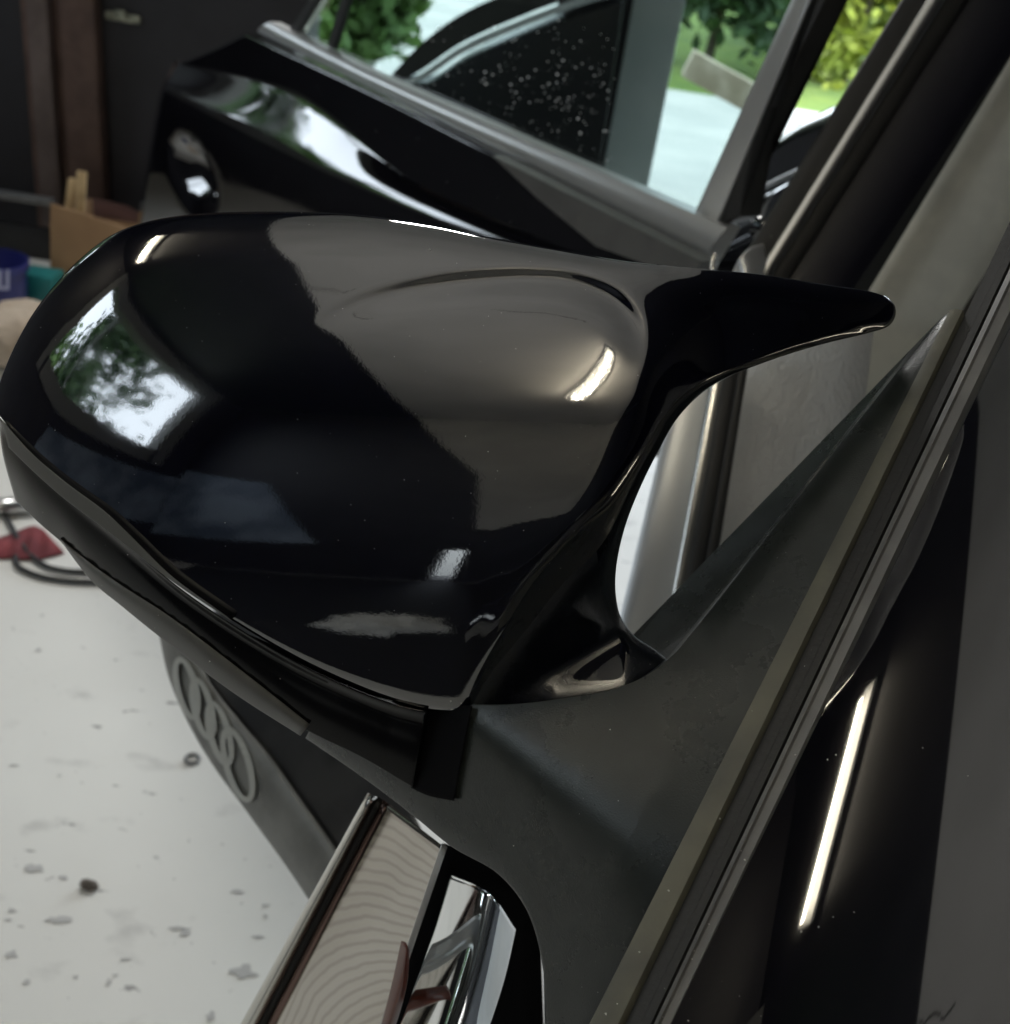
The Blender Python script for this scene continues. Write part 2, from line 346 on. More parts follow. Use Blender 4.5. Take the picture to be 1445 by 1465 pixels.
def cap_depth(Q):
    x, y = Q[:, 0], Q[:, 1]
    # horizontal sweep: slope of depth against x (integrated piecewise)
    xs = np.array([-60, 0, 40, 100, 200, 300, 450, 600, 850, 1000, 1300]); sx = np.array([-1.1, -.9, -.72, -.55, -.38, -.28, -.20, -.14, -.07, .10, .35])
    xf = np.linspace(-60, 1300, 1361); sf = np.interp(xf, xs, sx)
    k = np.exp(-np.linspace(-2.5, 2.5, 121) ** 2); k /= k.sum(); sf = np.convolve(np.pad(sf, 60, 'edge'), k, 'valid')
    ix = np.concatenate([[0], np.cumsum(sf)[:-1]]) ; ix -= np.interp(700, xf, ix)
    dx = np.interp(x, xf, ix) * MPP
    # vertical bulge
    ys = np.array([250, 330, 430, 560, 700, 850, 950, 1050, 1250]); sy = np.array([-.52, -.40, -.27, -.06, .19, .50, .70, .85, .9])
    yf = np.linspace(250, 1250, 1001); sv = np.interp(yf, ys, sy); sv = np.convolve(np.pad(sv, 60, 'edge'), k, 'valid')
    iy = np.concatenate([[0], np.cumsum(sv)[:-1]]); iy -= np.interp(580, yf, iy)
    dyb = np.interp(y, yf, iy) * MPP
    g, par, side = seg_dist(Q, GRO)
    outside = side < 0
    # horn and inner arm lie outside the groove on its right-hand part
    wR = sstep(.33, .52, par) * outside
    s = g * wR
    at = lambda q: np.interp(q, yf, iy)
    flat = np.where(y < 620, at(400) + .24 * (y - 400), at(400) + .24 * 220 + at(y) - at(620)) * MPP
    tilt = sstep(0, 110 + 130 * sstep(560, 700, y), s)
    dy = dyb * (1 - tilt) + flat * tilt
    low = sstep(560, 700, y)
    d = .405 + dx + dy + s * MPP * (.10 + .22 * low) * sstep(0, 30, s)
    # groove round the pad
    amp = sstep(.025, .30, par) * (1 - sstep(.40, .54, par))
    d += .0025 * amp * np.exp(-(g / np.where(outside, 9.0, 25.0)) ** 2)
        # rolled edges
    dt, pt, _ = seg_dist(Q, OUT_T); Rt = np.interp(x, [0, 100, 300, 600, 900, 1000, 1280], [75, 90, 85, 60, 40, 16, 11])
    dr, _, _ = seg_dist(Q, OUT_R); Rr = np.interp(y, [430, 520, 700, 900, 950], [11, 14, 40, 26, 14])
    db, _, _ = seg_dist(Q, OUT_B); Rb = np.interp(x, [0, 200, 500, 700, 950], [6, 7, 16, 22, 16])
    for dd, Rr_, kk in ((dt, Rt, .55), (dr, Rr, .7), (db, Rb, .35)):
        t = np.clip(1 - dd / Rr_, 0, 1)
        d += kk * Rr_ * MPP * (1 - np.sqrt(np.clip(1 - (t * .995) ** 2, 0, 1)))
    # soft vertical edge where the cap turns to the arm foot
    e, pe, se = seg_dist(Q, np.array([(700, 700), (688, 800), (662, 900), (640, 1016)], float))
    turn = (se < 0) * np.clip(e, 0, 400) * sstep(700, 860, y)
    d += turn * MPP * .10 * sstep(0, 30, e)
    # foot flares out into a ledge towards the door
    tl = (y - (1012 - (np.clip(x, 640, 900) - 690) * .56)) / 9.0
    d -= 1.25 * MPP * 9.0 * np.log1p(np.exp(np.clip(tl, -30, 30))) * sstep(690, 800, x)
    return d
def relax(S, D, it=2):
    for _ in range(it):
        D2 = D.copy(); D2[1:-1, 1:-1] = (D[1:-1, 1:-1] * 4 + D[:-2, 1:-1] + D[2:, 1:-1] + D[1:-1, :-2] + D[1:-1, 2:]) / 8; D = D2
    return D
S = coons(T_cap, B_cap, L_cap, R_cap, 300, 220)
D = relax(S, cap_depth(S.reshape(-1, 2)).reshape(S.shape[:2]), 3)
mk = sstep(640, 760, S[..., 0]) * sstep(560, 640, S[..., 1]) * (1 - .85 * sstep(860, 900, S[..., 1])) + sstep(925, 985, S[..., 0]) * (1 - sstep(560, 640, S[..., 1]))
for _ in range(70):
    D2 = relax(S, D, 1); D = D + (D2 - D) * mk
mirror = own(shell('wing_mirror', S, D, M_gloss, back=.07, shrink=.10), car)

# lower housing below the cap
Th = [(-2, 596), (40, 650), (90, 697), (180, 775), (260, 843), (360, 910), (460, 965), (560, 1006), (612, 1018)]
Bh = [(22, 716), (60, 752), (95, 782), (140, 828), (230, 898), (330, 972), (430, 1040), (520, 1085), (592, 1128)]
S = coons(Th, Bh, [(-2, 596), (4, 650), (22, 716)], [(612, 1018), (604, 1060), (592, 1128)], 120, 50)
def house_depth(S):
    Q = S.reshape(-1, 2); v = np.repeat(np.linspace(0, 1, S.shape[0]), S.shape[1])
    u = np.tile(np.linspace(0, 1, S.shape[1]), S.shape[0])
    top = np.tile(cap_depth(spline(Th, S.shape[1]) + [0, -6]), S.shape[0])
    length = np.tile(np.linalg.norm(spline(Th, S.shape[1]) - spline(Bh, S.shape[1]), axis=1), S.shape[0])
    lip = .0045 * np.exp(-(v / .10) ** 2)
    return (top + .004 - lip + length * MPP * (.30 * v + .35 * v ** 2)).reshape(S.shape[:2])
D = house_depth(S)
housing = own(shell('lower_housing', S, D, M_house, back=.05, shrink=.1), mirror)
hb_end = D[-1]; hS, hD = S.reshape(-1, 2), D.reshape(-1)
def house_at(q): return np.array([hD[np.argmin(((hS - p) ** 2).sum(1))] for p in q])
# grey edge band between cap and housing
Tb = [(0, 592), (40, 638), (90, 682), (150, 728), (185, 762), (245, 822), (330, 886)]
Bb = [(12, 640), (45, 672), (90, 712), (150, 757), (188, 786), (247, 832), (332, 889)]
S = coons(Tb, Bb, [(2, 600), (12, 640)], [(330, 886), (332, 889)], 60, 10)
D = np.stack([cap_depth(S[0] + [0, -8]) - .0030 + .002 * v for v in np.linspace(0, 1, 10)])
own(shell('edge_band', S, D, M_rim, back=.006, shrink=.02), mirror)
# bottom rim strip, split by a joint
def rim(name, T, B, dt):
    S = coons(T, B, [T[0], B[0]], [T[-1], B[-1]], 60, 14)
    v = np.linspace(0, 1, 14)
    dT, dB = house_at(S[0]), house_at(S[-1])
    D = np.stack([dT * (1 - t) + dB * t + dt - .0035 * np.sin(math.pi * t) + .004 * t for t in v])
    return own(shell(name, S, D, M_rim, back=.012, shrink=.05), mirror)
rim('bottom_rim', [(86, 770), (130, 806), (172, 836), (240, 880), (340, 955), (443, 1036)], [(88, 776), (132, 832), (175, 868), (232, 914), (332, 990), (430, 1053)], -.0012)

# mirror foot / door shoulder in satin black
T_b = [(447, 1036), (520, 1010), (610, 1000), (700, 1008), (800, 1000), (900, 978), (958, 942), (1000, 893), (1100, 765), (1200, 638), (1300, 512), (1350, 452), (1366, 444)]
B_b = [(437, 1056), (520, 1118), (580, 1168), (630, 1212), (690, 1250), (726, 1300), (743, 1370), (744, 1465), (735, 1600)]
R_b = [(1366, 444), (1356, 462), (1105, 955), (850, 1465), (782, 1600)]
def plane3(a, b, c):
    A = [P(*q) for q in (a, b, c)]; n = unit(np.cross(A[1] - A[0], A[2] - A[0])); return A[0], n
def shoulder_depth(Q):
    r = _F[None] + ((Q[:, 0] - CX) / FPX)[:, None] * RR - ((Q[:, 1] - CY) / FPX)[:, None] * UU
    return np.dot(B0 - CAM, N_sh) / (r @ N_sh)
def pt_sh(px, py, off=0.):
    return P(px, py, shoulder_depth(np.array([[px, py]], float))[0]) + N_sh * off
r0 = shoulder_depth(np.array([(690, 1040), (920, 1215.)]))
print('ridge depths', r0, 'shoulder end', shoulder_depth(np.array([(1366, 444.), (700, 1010)])))
fp, fn = plane3((690, 1040, r0[0]), (920, 1215, r0[1]), (560, 1140, r0[0] + .050))
def base_depth(Q):
    r = _F[None] + ((Q[:, 0] - CX) / FPX)[:, None] * RR - ((Q[:, 1] - CY) / FPX)[:, None] * UU
    a = shoulder_depth(Q); b = np.dot(fp - CAM, fn) / (r @ fn)
    # ridge straight, then dying out
    k = np.interp(Q[:, 0] + .5 * Q[:, 1], [1100, 1500, 1700], [.0024, .005, .02])
    m = np.maximum(a, b)
    d = m + k * np.log1p(np.exp(-np.abs(a - b) / k)) 
    db, _, _ = seg_dist(Q, spline(B_b, 120)); t = np.clip(1 - db / 34., 0, 1)
    d += 30 * MPP * .6 * (1 - np.sqrt(1 - (t * .99) ** 2))
    dt, _, _ = seg_dist(Q, spline(T_b, 120)[60:]); t = np.clip(1 - dt / 40., 0, 1)
    d += 30 * MPP * .7 * (1 - np.sqrt(1 - (t * .99) ** 2)) * sstep(980, 1060, Q[:, 0])
    return d
S = coons(T_b, B_b, [T_b[0], B_b[0]], R_b, 200, 140)
D = relax(S, base_depth(S.reshape(-1, 2)).reshape(S.shape[:2]), 3)
base = own(shell('mirror_foot', S, D, M_satin, back=.04, shrink=.06), mirror)
# dark pocket between housing and foot: black sheet painting the shade of the hole
S = coons([(606, 1016), (640, 1006), (676, 1010)], [(586, 1126), (612, 1138), (650, 1146)], [(606, 1016), (594, 1070), (586, 1126)], [(676, 1010), (664, 1070), (650, 1146)], 20, 24)
D = np.full(S.shape[:2], 0.); Dq = base_depth(S.reshape(-1, 2)).reshape(S.shape[:2]); D = Dq - .003 
own(shell('pocket_shade', S, D, M_void, back=.004, shrink=.05), mirror)

# --- front door: belt strips and side glass --------------------------------
def strip(name, La, Lb, m, prof, parent, th=.01):
    """La, Lb: pixel end points (near, far) of left and right edge; prof: (t, height) across"""
    secs = []
    for s in np.linspace(0, 1, 14):
        a = np.array(La[0]) * (1 - s) + np.array(La[1]) * s; b = np.array(Lb[0]) * (1 - s) + np.array(Lb[1]) * s
        # even steps in space
        top = [pt_sh(*(a + (b - a) * t), off=h) for t, h in prof]
        secs.append(top + [top[-1] - N_sh * th, top[0] - N_sh * th])
    return autosmooth(own(loft(name, secs, m), parent), 50)
door = None
L1 = [(775, 1600), (1358, 446)]; L2 = [(824, 1600), (1379, 446)]; L3 = [(872, 1600), (1414, 446)]; L4 = [(897, 1600), (1447, 446)]
L2b = [(824, 1600), (1449, 300)]; L3b = [(872, 1600), (1483, 300)]; L4b = [(897, 1600), (1517, 300)]
rnd = lambda h: [(t, h * math.sin(math.pi * t)) for t in np.linspace(0, 1, 9)]
M_olive = mat('olive_painted_highlight', (.12, .117, .088), .5, noise=(30, (.075, .075, .062), .4, .65), bump=(500, .2, .0004))  # lighter olive paints the beige reflection along this strip
door = strip('front_door', L1, L2, M_olive, [(0, .0), (.06, .0012), (.5, .0018), (.94, .0012), (1, .0)], car, .03)
strip('belt_seal', L2b, L3b, M_rubber, [(0, -.003), (.06, -.0015), (.55, -.0012), (.62, .0004), (.92, .0006), (1, -.002)], door, .02)
strip('belt_moulding', L3b, L4b, M_greytrim, [(0, -.001), (.08, .0012), (.35, .002), (.42, .0004), (.9, .0), (1, -.002)], door, .02)
# glossy pillar cover curving round to the windscreen
M_side = mat('gloss_pillar_cover', (.002, .002, .004), .035, coat=1., ior=1.6)
G0, G1 = pt_sh(960, 1465), pt_sh(1408, 545)
GD = unit(G1 - G0); GL = np.linalg.norm(G1 - G0)
def perp(v): v = np.array(v, float); return unit(v - GD * np.dot(v, GD))
NA, NB = perp((-.735, -.32, .605)), perp((.25, -.4, .9))
prof = [np.zeros(3)]; nS = 60
for k in range(nS):
    t = k / (nS - 1.); n = unit(NA * (1 - t) + NB * t); e = np.cross(n, GD); e = e if np.dot(e, OUT) < 0 else -e
    prof.append(prof[-1] + e * .0042)
secs = []
for s_ in np.linspace(-.9, 1.6, 40):
    o_ = G0 + GD * GL * s_; secs.append([o_ + q for q in prof] + [o_ + prof[-1] - NB * .02, o_ + prof[0] - NA * .02])
sg = autosmooth(own(loft('pillar_cover', secs, M_side), door), 40)

# --- B-pillar and jamb behind the front door ------------------------------
def bar(name, a, b, wa, wb, m, parent, d0, d1, bulge=.35, back=.02, na=12):
    """rounded bar between pixel rows: a,b centre-line pixel ends, wa,wb widths in px, d0,d1 depths"""
    a, b = np.array(a, float), np.array(b, float); n = np.array([-(b - a)[1], (b - a)[0]]); n /= np.linalg.norm(n)
    if n[0] < 0: n = -n
    secs = []
    for s in np.linspace(0, 1, 10):
        c = a + (b - a) * s; wd = wa + (wb - wa) * s; d = d0 + (d1 - d0) * s; row = []
        for t in np.linspace(-1, 1, na):
            row.append(P(*(c + n * wd / 2 * t), d - bulge * wd / 2 * d / FPX * (math.sqrt(max(0, 1 - t * t * .98)))))
        row.append(P(*(c + n * wd / 2 * .8), d + back)); row.append(P(*(c - n * wd / 2 * .8), d + back))
        secs.append(row)
    return autosmooth(own(loft(name, secs, m), parent), 60)
M_pil = mat('pillar_cover_black', (.004, .004, .010), .45)
M_cloth = mat('pillar_trim_taupe', (.56, .57, .52), .75, noise=(30, (.50, .51, .47), .4, .6))
M_grain = mat('grained_grey_plastic', (.56, .575, .585), .42)
def grain(m):
    nt = m.node_tree; b = nt.nodes['Principled BSDF']; tc = nt.nodes.new('ShaderNodeTexCoord')
    mp = nt.nodes.new('ShaderNodeMapping'); mp.inputs['Scale'].default_value = (60, 60, 9); nt.links.new(tc.outputs['Object'], mp.inputs[0])
    n = nt.nodes.new('ShaderNodeTexNoise'); n.inputs['Scale'].default_value = 3; n.inputs['Detail'].default_value = 5; n.inputs['Distortion'].default_value = 1.2
    nt.links.new(mp.outputs[0], n.inputs['Vector'])
    bp = nt.nodes.new('ShaderNodeBump'); bp.inputs['Strength'].default_value = .9; bp.inputs['Distance'].default_value = .003
    nt.links.new(n.outputs['Fac'], bp.inputs['Height']); nt.links.new(bp.outputs[0], b.inputs['Normal'])
grain(M_grain)
pillar = bar('pillar', (1060, 560), (1500, -110), 106, 116, M_pil, car, 1.02, 1.02, bulge=.25)
bar('pillar_chrome', (1040, 478), (1390, -80), 18, 24, M_bright, pillar, .985, .985)
bar('pillar_edge', (1015, 478), (1352, -60), 34, 44, M_rubber, pillar, 1.0, 1.0)
bar('pillar_seal', (1063, 478), (1416, -80), 26, 30, M_rubber, pillar, 1.0, 1.0)
bar('pillar_trim', (1180, 640), (1575, 0), 125, 135, M_cloth, pillar, 1.10, 1.06)
bar('roof_lining', (1300, 640), (1700, 0), 140, 150, M_rubber, pillar, 1.16, 1.12)
own(slab('cabin_panel', [P(*p, 1.3) for p in [(1150, 425), (1440, -45), (1800, -45), (1800, 980), (1110, 980)]], CAM - P(1400, 400, 1.3), .02, M_rubber), pillar)
# jamb strips under the horn
jamb = bar('jamb', (1010, 520), (915, 1000), 70, 110, M_alu, car, .93, .93, bulge=.2)
bar('jamb_bead', (1036, 500), (945, 1000), 20, 22, M_bright, jamb, .905, .905)
bar('jamb_seal', (1053, 500), (965, 1000), 24, 26, M_rubber, jamb, .90, .90)
bar('seal_bead', (1068, 500), (985, 1000), 12, 20, M_rubber, jamb, .895, .895)
bar('seat_side', (1160, 425), (1070, 1000), 190, 230, M_grain, car, .99, .97, bulge=.45)

# --- open rear door ---------------------------------------------------------
zb = B0[2] + .02
H1 = on_z(1035, 345, zb); H0 = on_z(385, 45, zb)
DX = unit(H0 - H1); DN = unit(np.cross(DX, Z)); DN = DN if DN[1] < 0 else -DN     # outer skin faces the camera
def rd(px, py, off=0.): return on_plane(px, py, H1 + DN * off, DN)
# skin rows from the belt to the bottom, columns from the free edge to the hinge
rows_px = [
    [(372, 50), (560, 140), (760, 240), (900, 312), (1012, 372)],
    [(330, 72), (520, 150), (720, 252), (880, 330), (1005, 392)],
    [(268, 97), (455, 152), (650, 300), (850, 380), (1000, 440)],
    [(248, 138), (405, 222), (640, 312), (850, 400), (1000, 460)],
    [(238, 185), (400, 262), (640, 350), (850, 440), (1000, 500)],
    [(224, 262), (400, 340), (640, 420), (850, 500), (1000, 560)],
    [(205, 370), (400, 440), (640, 520), (850, 600), (1000, 660)]]
offs = [[.0] * 5, [.004, .004, .004, .004, .004], [.010, .010, .012, .012, .012], [.052, .050, .033, .026, .022], [.050, .050, .036, .028, .022], [.046, .046, .038, .03, .022], [.03, .03, .03, .03, .02]]
C = np.array([[rd(*rows_px[j][i], offs[j][i]) for i in range(5)] for j in range(7)])
fine = []
for j in range(7): fine.append(spline(C[j], 60))
def dense_rows(fine):
    out = [fine[0]]
    for j in range(len(fine) - 1):
        n = 8
        for t in np.linspace(0, 1, n + 1)[1:]: out.append(fine[j] * (1 - t) + fine[j + 1] * t)
    return out
rows = dense_rows(fine)
# soften the creases a little
A = np.array(rows)
for _ in range(3): A[1:-1] = (A[:-2] + 2 * A[1:-1] + A[2:]) / 4
# round handle bowl pressed into the skin
bc = on_plane(297, 247, H1 + DN * .047, DN)
q = A - bc; r_ = np.sqrt((q @ DX * .50) ** 2 + (q[..., 2] * .85) ** 2)
A = A - DN * (.045 * np.clip(1 - (r_ / .062) ** 2, 0, 1) ** .6)[..., None]
nr = len(A); V = [p for r0_ in A for p in r0_]
rear = put('rear_door', V, grid_faces(60, nr), M_body, None, True); fix_normals(rear)
md = rear.modifiers.new('thick', 'SOLIDIFY'); md.thickness = .03; md.offset = -1
own(rear, car)
# belt moulding of the rear door
def rstrip(name, T, B, m, h, off, parent, back=.012):
    T = spline(T, 30); B = spline(B, 30); secs = []
    for a, b in zip(T, B):
        row = [rd(*(a + (b - a) * t), off) + DN * h * math.sin(math.pi * (.08 + .84 * t)) for t in np.linspace(0, 1, 9)]
        row += [row[-1] - DN * (back + h), row[0] - DN * (back + h)]; secs.append(row)
    return autosmooth(own(loft(name, secs, m), parent), 50)
rstrip('belt_moulding', [(388, 31), (520, 97), (700, 177), (880, 255), (1042, 326)], [(370, 46), (520, 122), (700, 213), (880, 308), (1012, 376)], M_alu, .008, .012, rear)
M_glass = bpy.data.materials.new('tinted_door_glass'); M_glass.use_nodes = True
nt = M_glass.node_tree; nt.nodes.clear()
out = nt.nodes.new('ShaderNodeOutputMaterial'); tr = nt.nodes.new('ShaderNodeBsdfTransparent'); gl = nt.nodes.new('ShaderNodeBsdfGlossy'); mx = nt.nodes.new('ShaderNodeMixShader'); fr = nt.nodes.new('ShaderNodeFresnel')
tr.inputs[0].default_value = (.58, .64, .63, 1); gl.inputs['Roughness'].default_value = .02; fr.inputs[0].default_value = 1.5
ge = nt.nodes.new('ShaderNodeNewGeometry'); sb = nt.nodes.new('ShaderNodeMath'); sb.operation = 'SUBTRACT'; sb.inputs[0].default_value = 1; nt.links.new(ge.outputs['Backfacing'], sb.inputs[1])
mu = nt.nodes.new('ShaderNodeMath'); mu.operation = 'MULTIPLY'; nt.links.new(fr.outputs[0], mu.inputs[0]); nt.links.new(sb.outputs[0], mu.inputs[1])
nt.links.new(mu.outputs[0], mx.inputs[0]); nt.links.new(tr.outputs[0], mx.inputs[1]); nt.links.new(gl.outputs[0], mx.inputs[2]); nt.links.new(mx.outputs[0], out.inputs[0])
gpoly = [rd(*p, -.004) for p in [(405, 52), (560, 128), (800, 240), (1010, 335), (1240, -130), (545, -130)]]
own(slab('window_glass', gpoly, DN, .004, M_glass), rear)
def rbar(name, pts_l, pts_r, m, off, th, parent, bev=.002):
    poly = [rd(*p, off) for p in pts_l] + [rd(*p, off) for p in pts_r[::-1]]
    return own(slab(name, poly, DN, th, m, bev=bev), parent)
fr_ = rbar('window_frame', [(990, 310), (1190, -130)], [(1024, 322), (1212, -130)], M_alu, .006, .02, rear)
rbar('frame_seal', [(1026, 322), (1214, -130)], [(1060, 310), (1078, 205), (1245, -130)], M_rubber, .004, .03, rear)
rbar('quarter_bar', [(468, 66), (525, -130)], [(476, 70), (535, -130)], M_rubber, .004, .01, rear, 0)
rbar('frame_edge', [(414, 42), (530, -130)], [(424, 46), (536, -130)], M_rubber, .004, .015, rear, 0)
rbar('frame_bead', [(427, 46), (539, -130)], [(431, 48), (541, -130)], M_bright, .006, .01, rear, 0)


# --- lamps on the ceiling ---------------------------------------------------
M_tube = mat('fluorescent_tube', (.9, .88, .8), .3, emit=((1, .90, .70), 90))
M_white = mat('white_enamel', (.7, .7, .68), .4)
def tube_lamp(a, b, label):
    a, b = np.array([*a, CEIL - .07]), np.array([*b, CEIL - .07]); c = (a + b) / 2
    f = empty('ceiling_lamp', c); f.matrix_world = Matrix.Translation(c); bpy.context.view_layer.update()
    tag(f, label, 'lamp')
    own(tube('tube', [a, b], .011, M_tube), f)
    d = unit(b - a); sd = np.cross(d, Z)
    own(slab('tray', [a - d * .03 - sd * .05 + Z * .045, b + d * .03 - sd * .05 + Z * .045, b + d * .03 + sd * .05 + Z * .045, a - d * .03 + sd * .05 + Z * .045], -Z, .02, M_white), f)
tube_lamp((-.02, -.60), (-.24, -1.38), 'warm fluorescent tube lamp reflected in the mirror pad')
tube_lamp((-1.83, 1.28), (-2.12, .64), 'warm fluorescent tube lamp reflected at the outer mirror end')

# --- window frames in the left wall -----------------------------------------
M_frame = mat('grey_window_frame', (.18, .18, .175), .5)
def wall_window(y0, y1, z0, z1, label, mull):
    c = (LEFT, (y0 + y1) / 2, z0); f = empty('window', c); f.matrix_world = Matrix.Translation(c); bpy.context.view_layer.update()
    tag(f, label, 'window'); X0, X1, t = LEFT - .13, LEFT + .03, .16
    own(box('frame', (X0, y0 - .02, z0 - t), (X1, y1 + .02, z0 + .02), M_frame), f); own(box('frame', (X0, y0 - .02, z1 - .02), (X1, y1 + .02, z1 + t), M_frame), f)
    own(box('frame', (X0, y0 - t, z0 - t), (X1, y0 + .02, z1 + t), M_frame), f); own(box('frame', (X0, y1 - .02, z0 - t), (X1, y1 + t, z1 + t), M_frame), f)
    for m_ in mull: own(box('glazing_bar', (LEFT - .1, m_ - .012, z0), (LEFT - .07, m_ + .012, z1), M_frame), f)
wall_window(WIN_Y0, WIN_Y1, WIN_Z0, WIN_Z1, 'daylit garage window reflected in the outer end of the mirror', [-.35])
wall_window(SIDE_Y0, SIDE_Y1, SIDE_Z0, SIDE_Z1, 'low daylit garage window reflected in the open rear door', [2.65, 3.1])

# --- parts of the car below the mirror --------------------------------------
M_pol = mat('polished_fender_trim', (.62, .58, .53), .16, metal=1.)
def reflected_lines(m):  # darker rings in the colour paint reflected garage door panel lines
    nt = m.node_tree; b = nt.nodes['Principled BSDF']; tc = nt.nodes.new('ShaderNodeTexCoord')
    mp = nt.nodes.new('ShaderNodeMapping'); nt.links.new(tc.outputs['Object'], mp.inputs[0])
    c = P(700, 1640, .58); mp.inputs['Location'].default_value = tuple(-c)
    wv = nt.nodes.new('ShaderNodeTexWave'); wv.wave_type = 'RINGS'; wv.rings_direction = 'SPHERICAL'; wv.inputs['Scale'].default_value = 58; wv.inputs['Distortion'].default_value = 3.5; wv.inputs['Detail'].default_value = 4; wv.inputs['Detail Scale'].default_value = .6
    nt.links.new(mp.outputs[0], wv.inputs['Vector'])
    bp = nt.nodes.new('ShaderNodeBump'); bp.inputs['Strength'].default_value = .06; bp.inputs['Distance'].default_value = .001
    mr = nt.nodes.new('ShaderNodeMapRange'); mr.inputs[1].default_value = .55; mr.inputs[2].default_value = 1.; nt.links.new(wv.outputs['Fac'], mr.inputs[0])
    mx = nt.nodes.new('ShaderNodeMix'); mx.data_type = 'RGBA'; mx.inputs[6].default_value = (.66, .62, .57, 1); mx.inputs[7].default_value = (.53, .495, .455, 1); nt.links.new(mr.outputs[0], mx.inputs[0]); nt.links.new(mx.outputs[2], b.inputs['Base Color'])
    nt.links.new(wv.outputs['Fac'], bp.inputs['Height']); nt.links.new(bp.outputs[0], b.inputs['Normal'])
reflected_lines(M_pol)
def patch(name, T, B, L, R, fn, m, parent, nu=40, nv=40, back=.02, shrink=.05):
    S = coons(T, B, L, R, nu, nv); u = np.tile(np.linspace(0, 1, nu), (nv, 1)); v = np.tile(np.linspace(0, 1, nv)[:, None], (1, nu))
    return own(shell(name, S, fn(u, v), m, back=back, shrink=shrink), parent)
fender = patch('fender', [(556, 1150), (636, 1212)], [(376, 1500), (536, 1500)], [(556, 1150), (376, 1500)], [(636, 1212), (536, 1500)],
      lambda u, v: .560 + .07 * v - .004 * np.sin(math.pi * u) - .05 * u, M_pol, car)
M_brown = mat('brown_tinted_trim', (.16, .105, .09), .12, metal=.9)
patch('fender_bead', [(526, 1134), (540, 1140)], [(325, 1500), (352, 1500)], [(526, 1134), (325, 1500)], [(540, 1140), (352, 1500)], lambda u, v: .566 + .07 * v - .006 * np.sin(math.pi * u), M_bright, fender, 14, 20)
patch('fender_seam', [(540, 1140), (548, 1144)], [(352, 1500), (364, 1500)], [(540, 1140), (352, 1500)], [(548, 1144), (364, 1500)], lambda u, v: .570 + .07 * v, M_rubber, fender, 6, 20)
patch('fender_lip', [(548, 1144), (562, 1154)], [(364, 1500), (398, 1500)], [(548, 1144), (364, 1500)], [(562, 1154), (398, 1500)], lambda u, v: .566 + .07 * v - .004 * np.sin(math.pi * u), M_brown, fender, 10, 20)
patch('fender_edge', [(632, 1206), (640, 1212)], [(532, 1500), (542, 1500)], [(632, 1206), (532, 1500)], [(640, 1212), (542, 1500)], lambda u, v: .508 + .07 * v, M_alu, fender, 6, 20)
patch('wheel_arch_shade', [(634, 1206), (770, 1250)], [(530, 1520), (780, 1520)], [(634, 1206), (530, 1520)], [(770, 1250), (780, 1520)], lambda u, v: .65 + .05 * v + 0 * u, M_void, fender, 8, 8)
M_lens = mat('clear_lamp_lens', (.80, .82, .82), .06, metal=1.)
patch('lamp_lens', [(645, 1252), (700, 1278), (738, 1330)], [(560, 1500), (640, 1500), (690, 1500)], [(645, 1252), (622, 1330), (560, 1500)], [(738, 1330), (722, 1400), (690, 1500)],
      lambda u, v: .555 - .05 * v - .03 * np.sin(math.pi * u) + .02 * (1 - v) - .03 * u, M_lens, fender)
M_orange = mat('orange_marker_plastic', (.10, .018, .008), .35, coat=.3)
patch('marker_lamp', [(574, 1346), (580, 1348), (586, 1360)], [(536, 1500), (545, 1500), (556, 1500)], [(574, 1346), (560, 1410), (536, 1500)], [(586, 1360), (582, 1410), (556, 1500)], lambda u, v: .510 + .045 * v - .006 * np.sin(math.pi * u), M_orange, fender, 16, 20, .01)
# lower door skin with the ring badge
M_dusty = mat('dusty_reflecting_paint', (.17, .174, .166), .45, noise=(26, (.12, .123, .118), .42, .62), bump=(220, .1, .001))  # lighter grey paints both dust and the floor's reflection
M_dusky = mat('scuffed_black_paint', (.016, .016, .017), .35, noise=(18, (.032, .032, .032), .45, .6))
LP = [(222, 880), (229, 915), (240, 965), (262, 1020), (300, 1088), (352, 1160), (410, 1240), (470, 1330)]
MP = [(262, 880), (278, 920), (300, 975), (342, 1030), (388, 1084), (432, 1146), (486, 1222), (540, 1310)]
RP = [(420, 860), (450, 900), (480, 950), (510, 1000), (540, 1060), (570, 1120), (600, 1180), (640, 1260)]
ld = lambda v: 1.02 - .20 * v
sill = patch('sill', [LP[0], MP[0]], [LP[-1], MP[-1]], LP, MP, lambda u, v: ld(v) + .05 * (1 - u) ** 2 * (v * 0 + 1), M_dusty, car, 16, 60)
patch('lower_door_skin', [MP[0], RP[0]], [MP[-1], RP[-1]], MP, RP, lambda u, v: ld(v) + .004 - .06 * u, M_dusky, sill, 16, 60)
M_ring = mat('faded_silver_vinyl', (.40, .41, .39), .45)
Lc = spline(LP, 200)
def sill_depth(px, py):
    k = np.argmin(abs(Lc[:, 1] - py)); v = k / 199.; Mx = spline(MP, 200)[np.argmin(abs(spline(MP, 200)[:, 1] - py))][0]
    u = np.clip((px - Lc[k, 0]) / (Mx - Lc[k, 0]), 0, 1); return ld(v) + .05 * (1 - u) ** 2
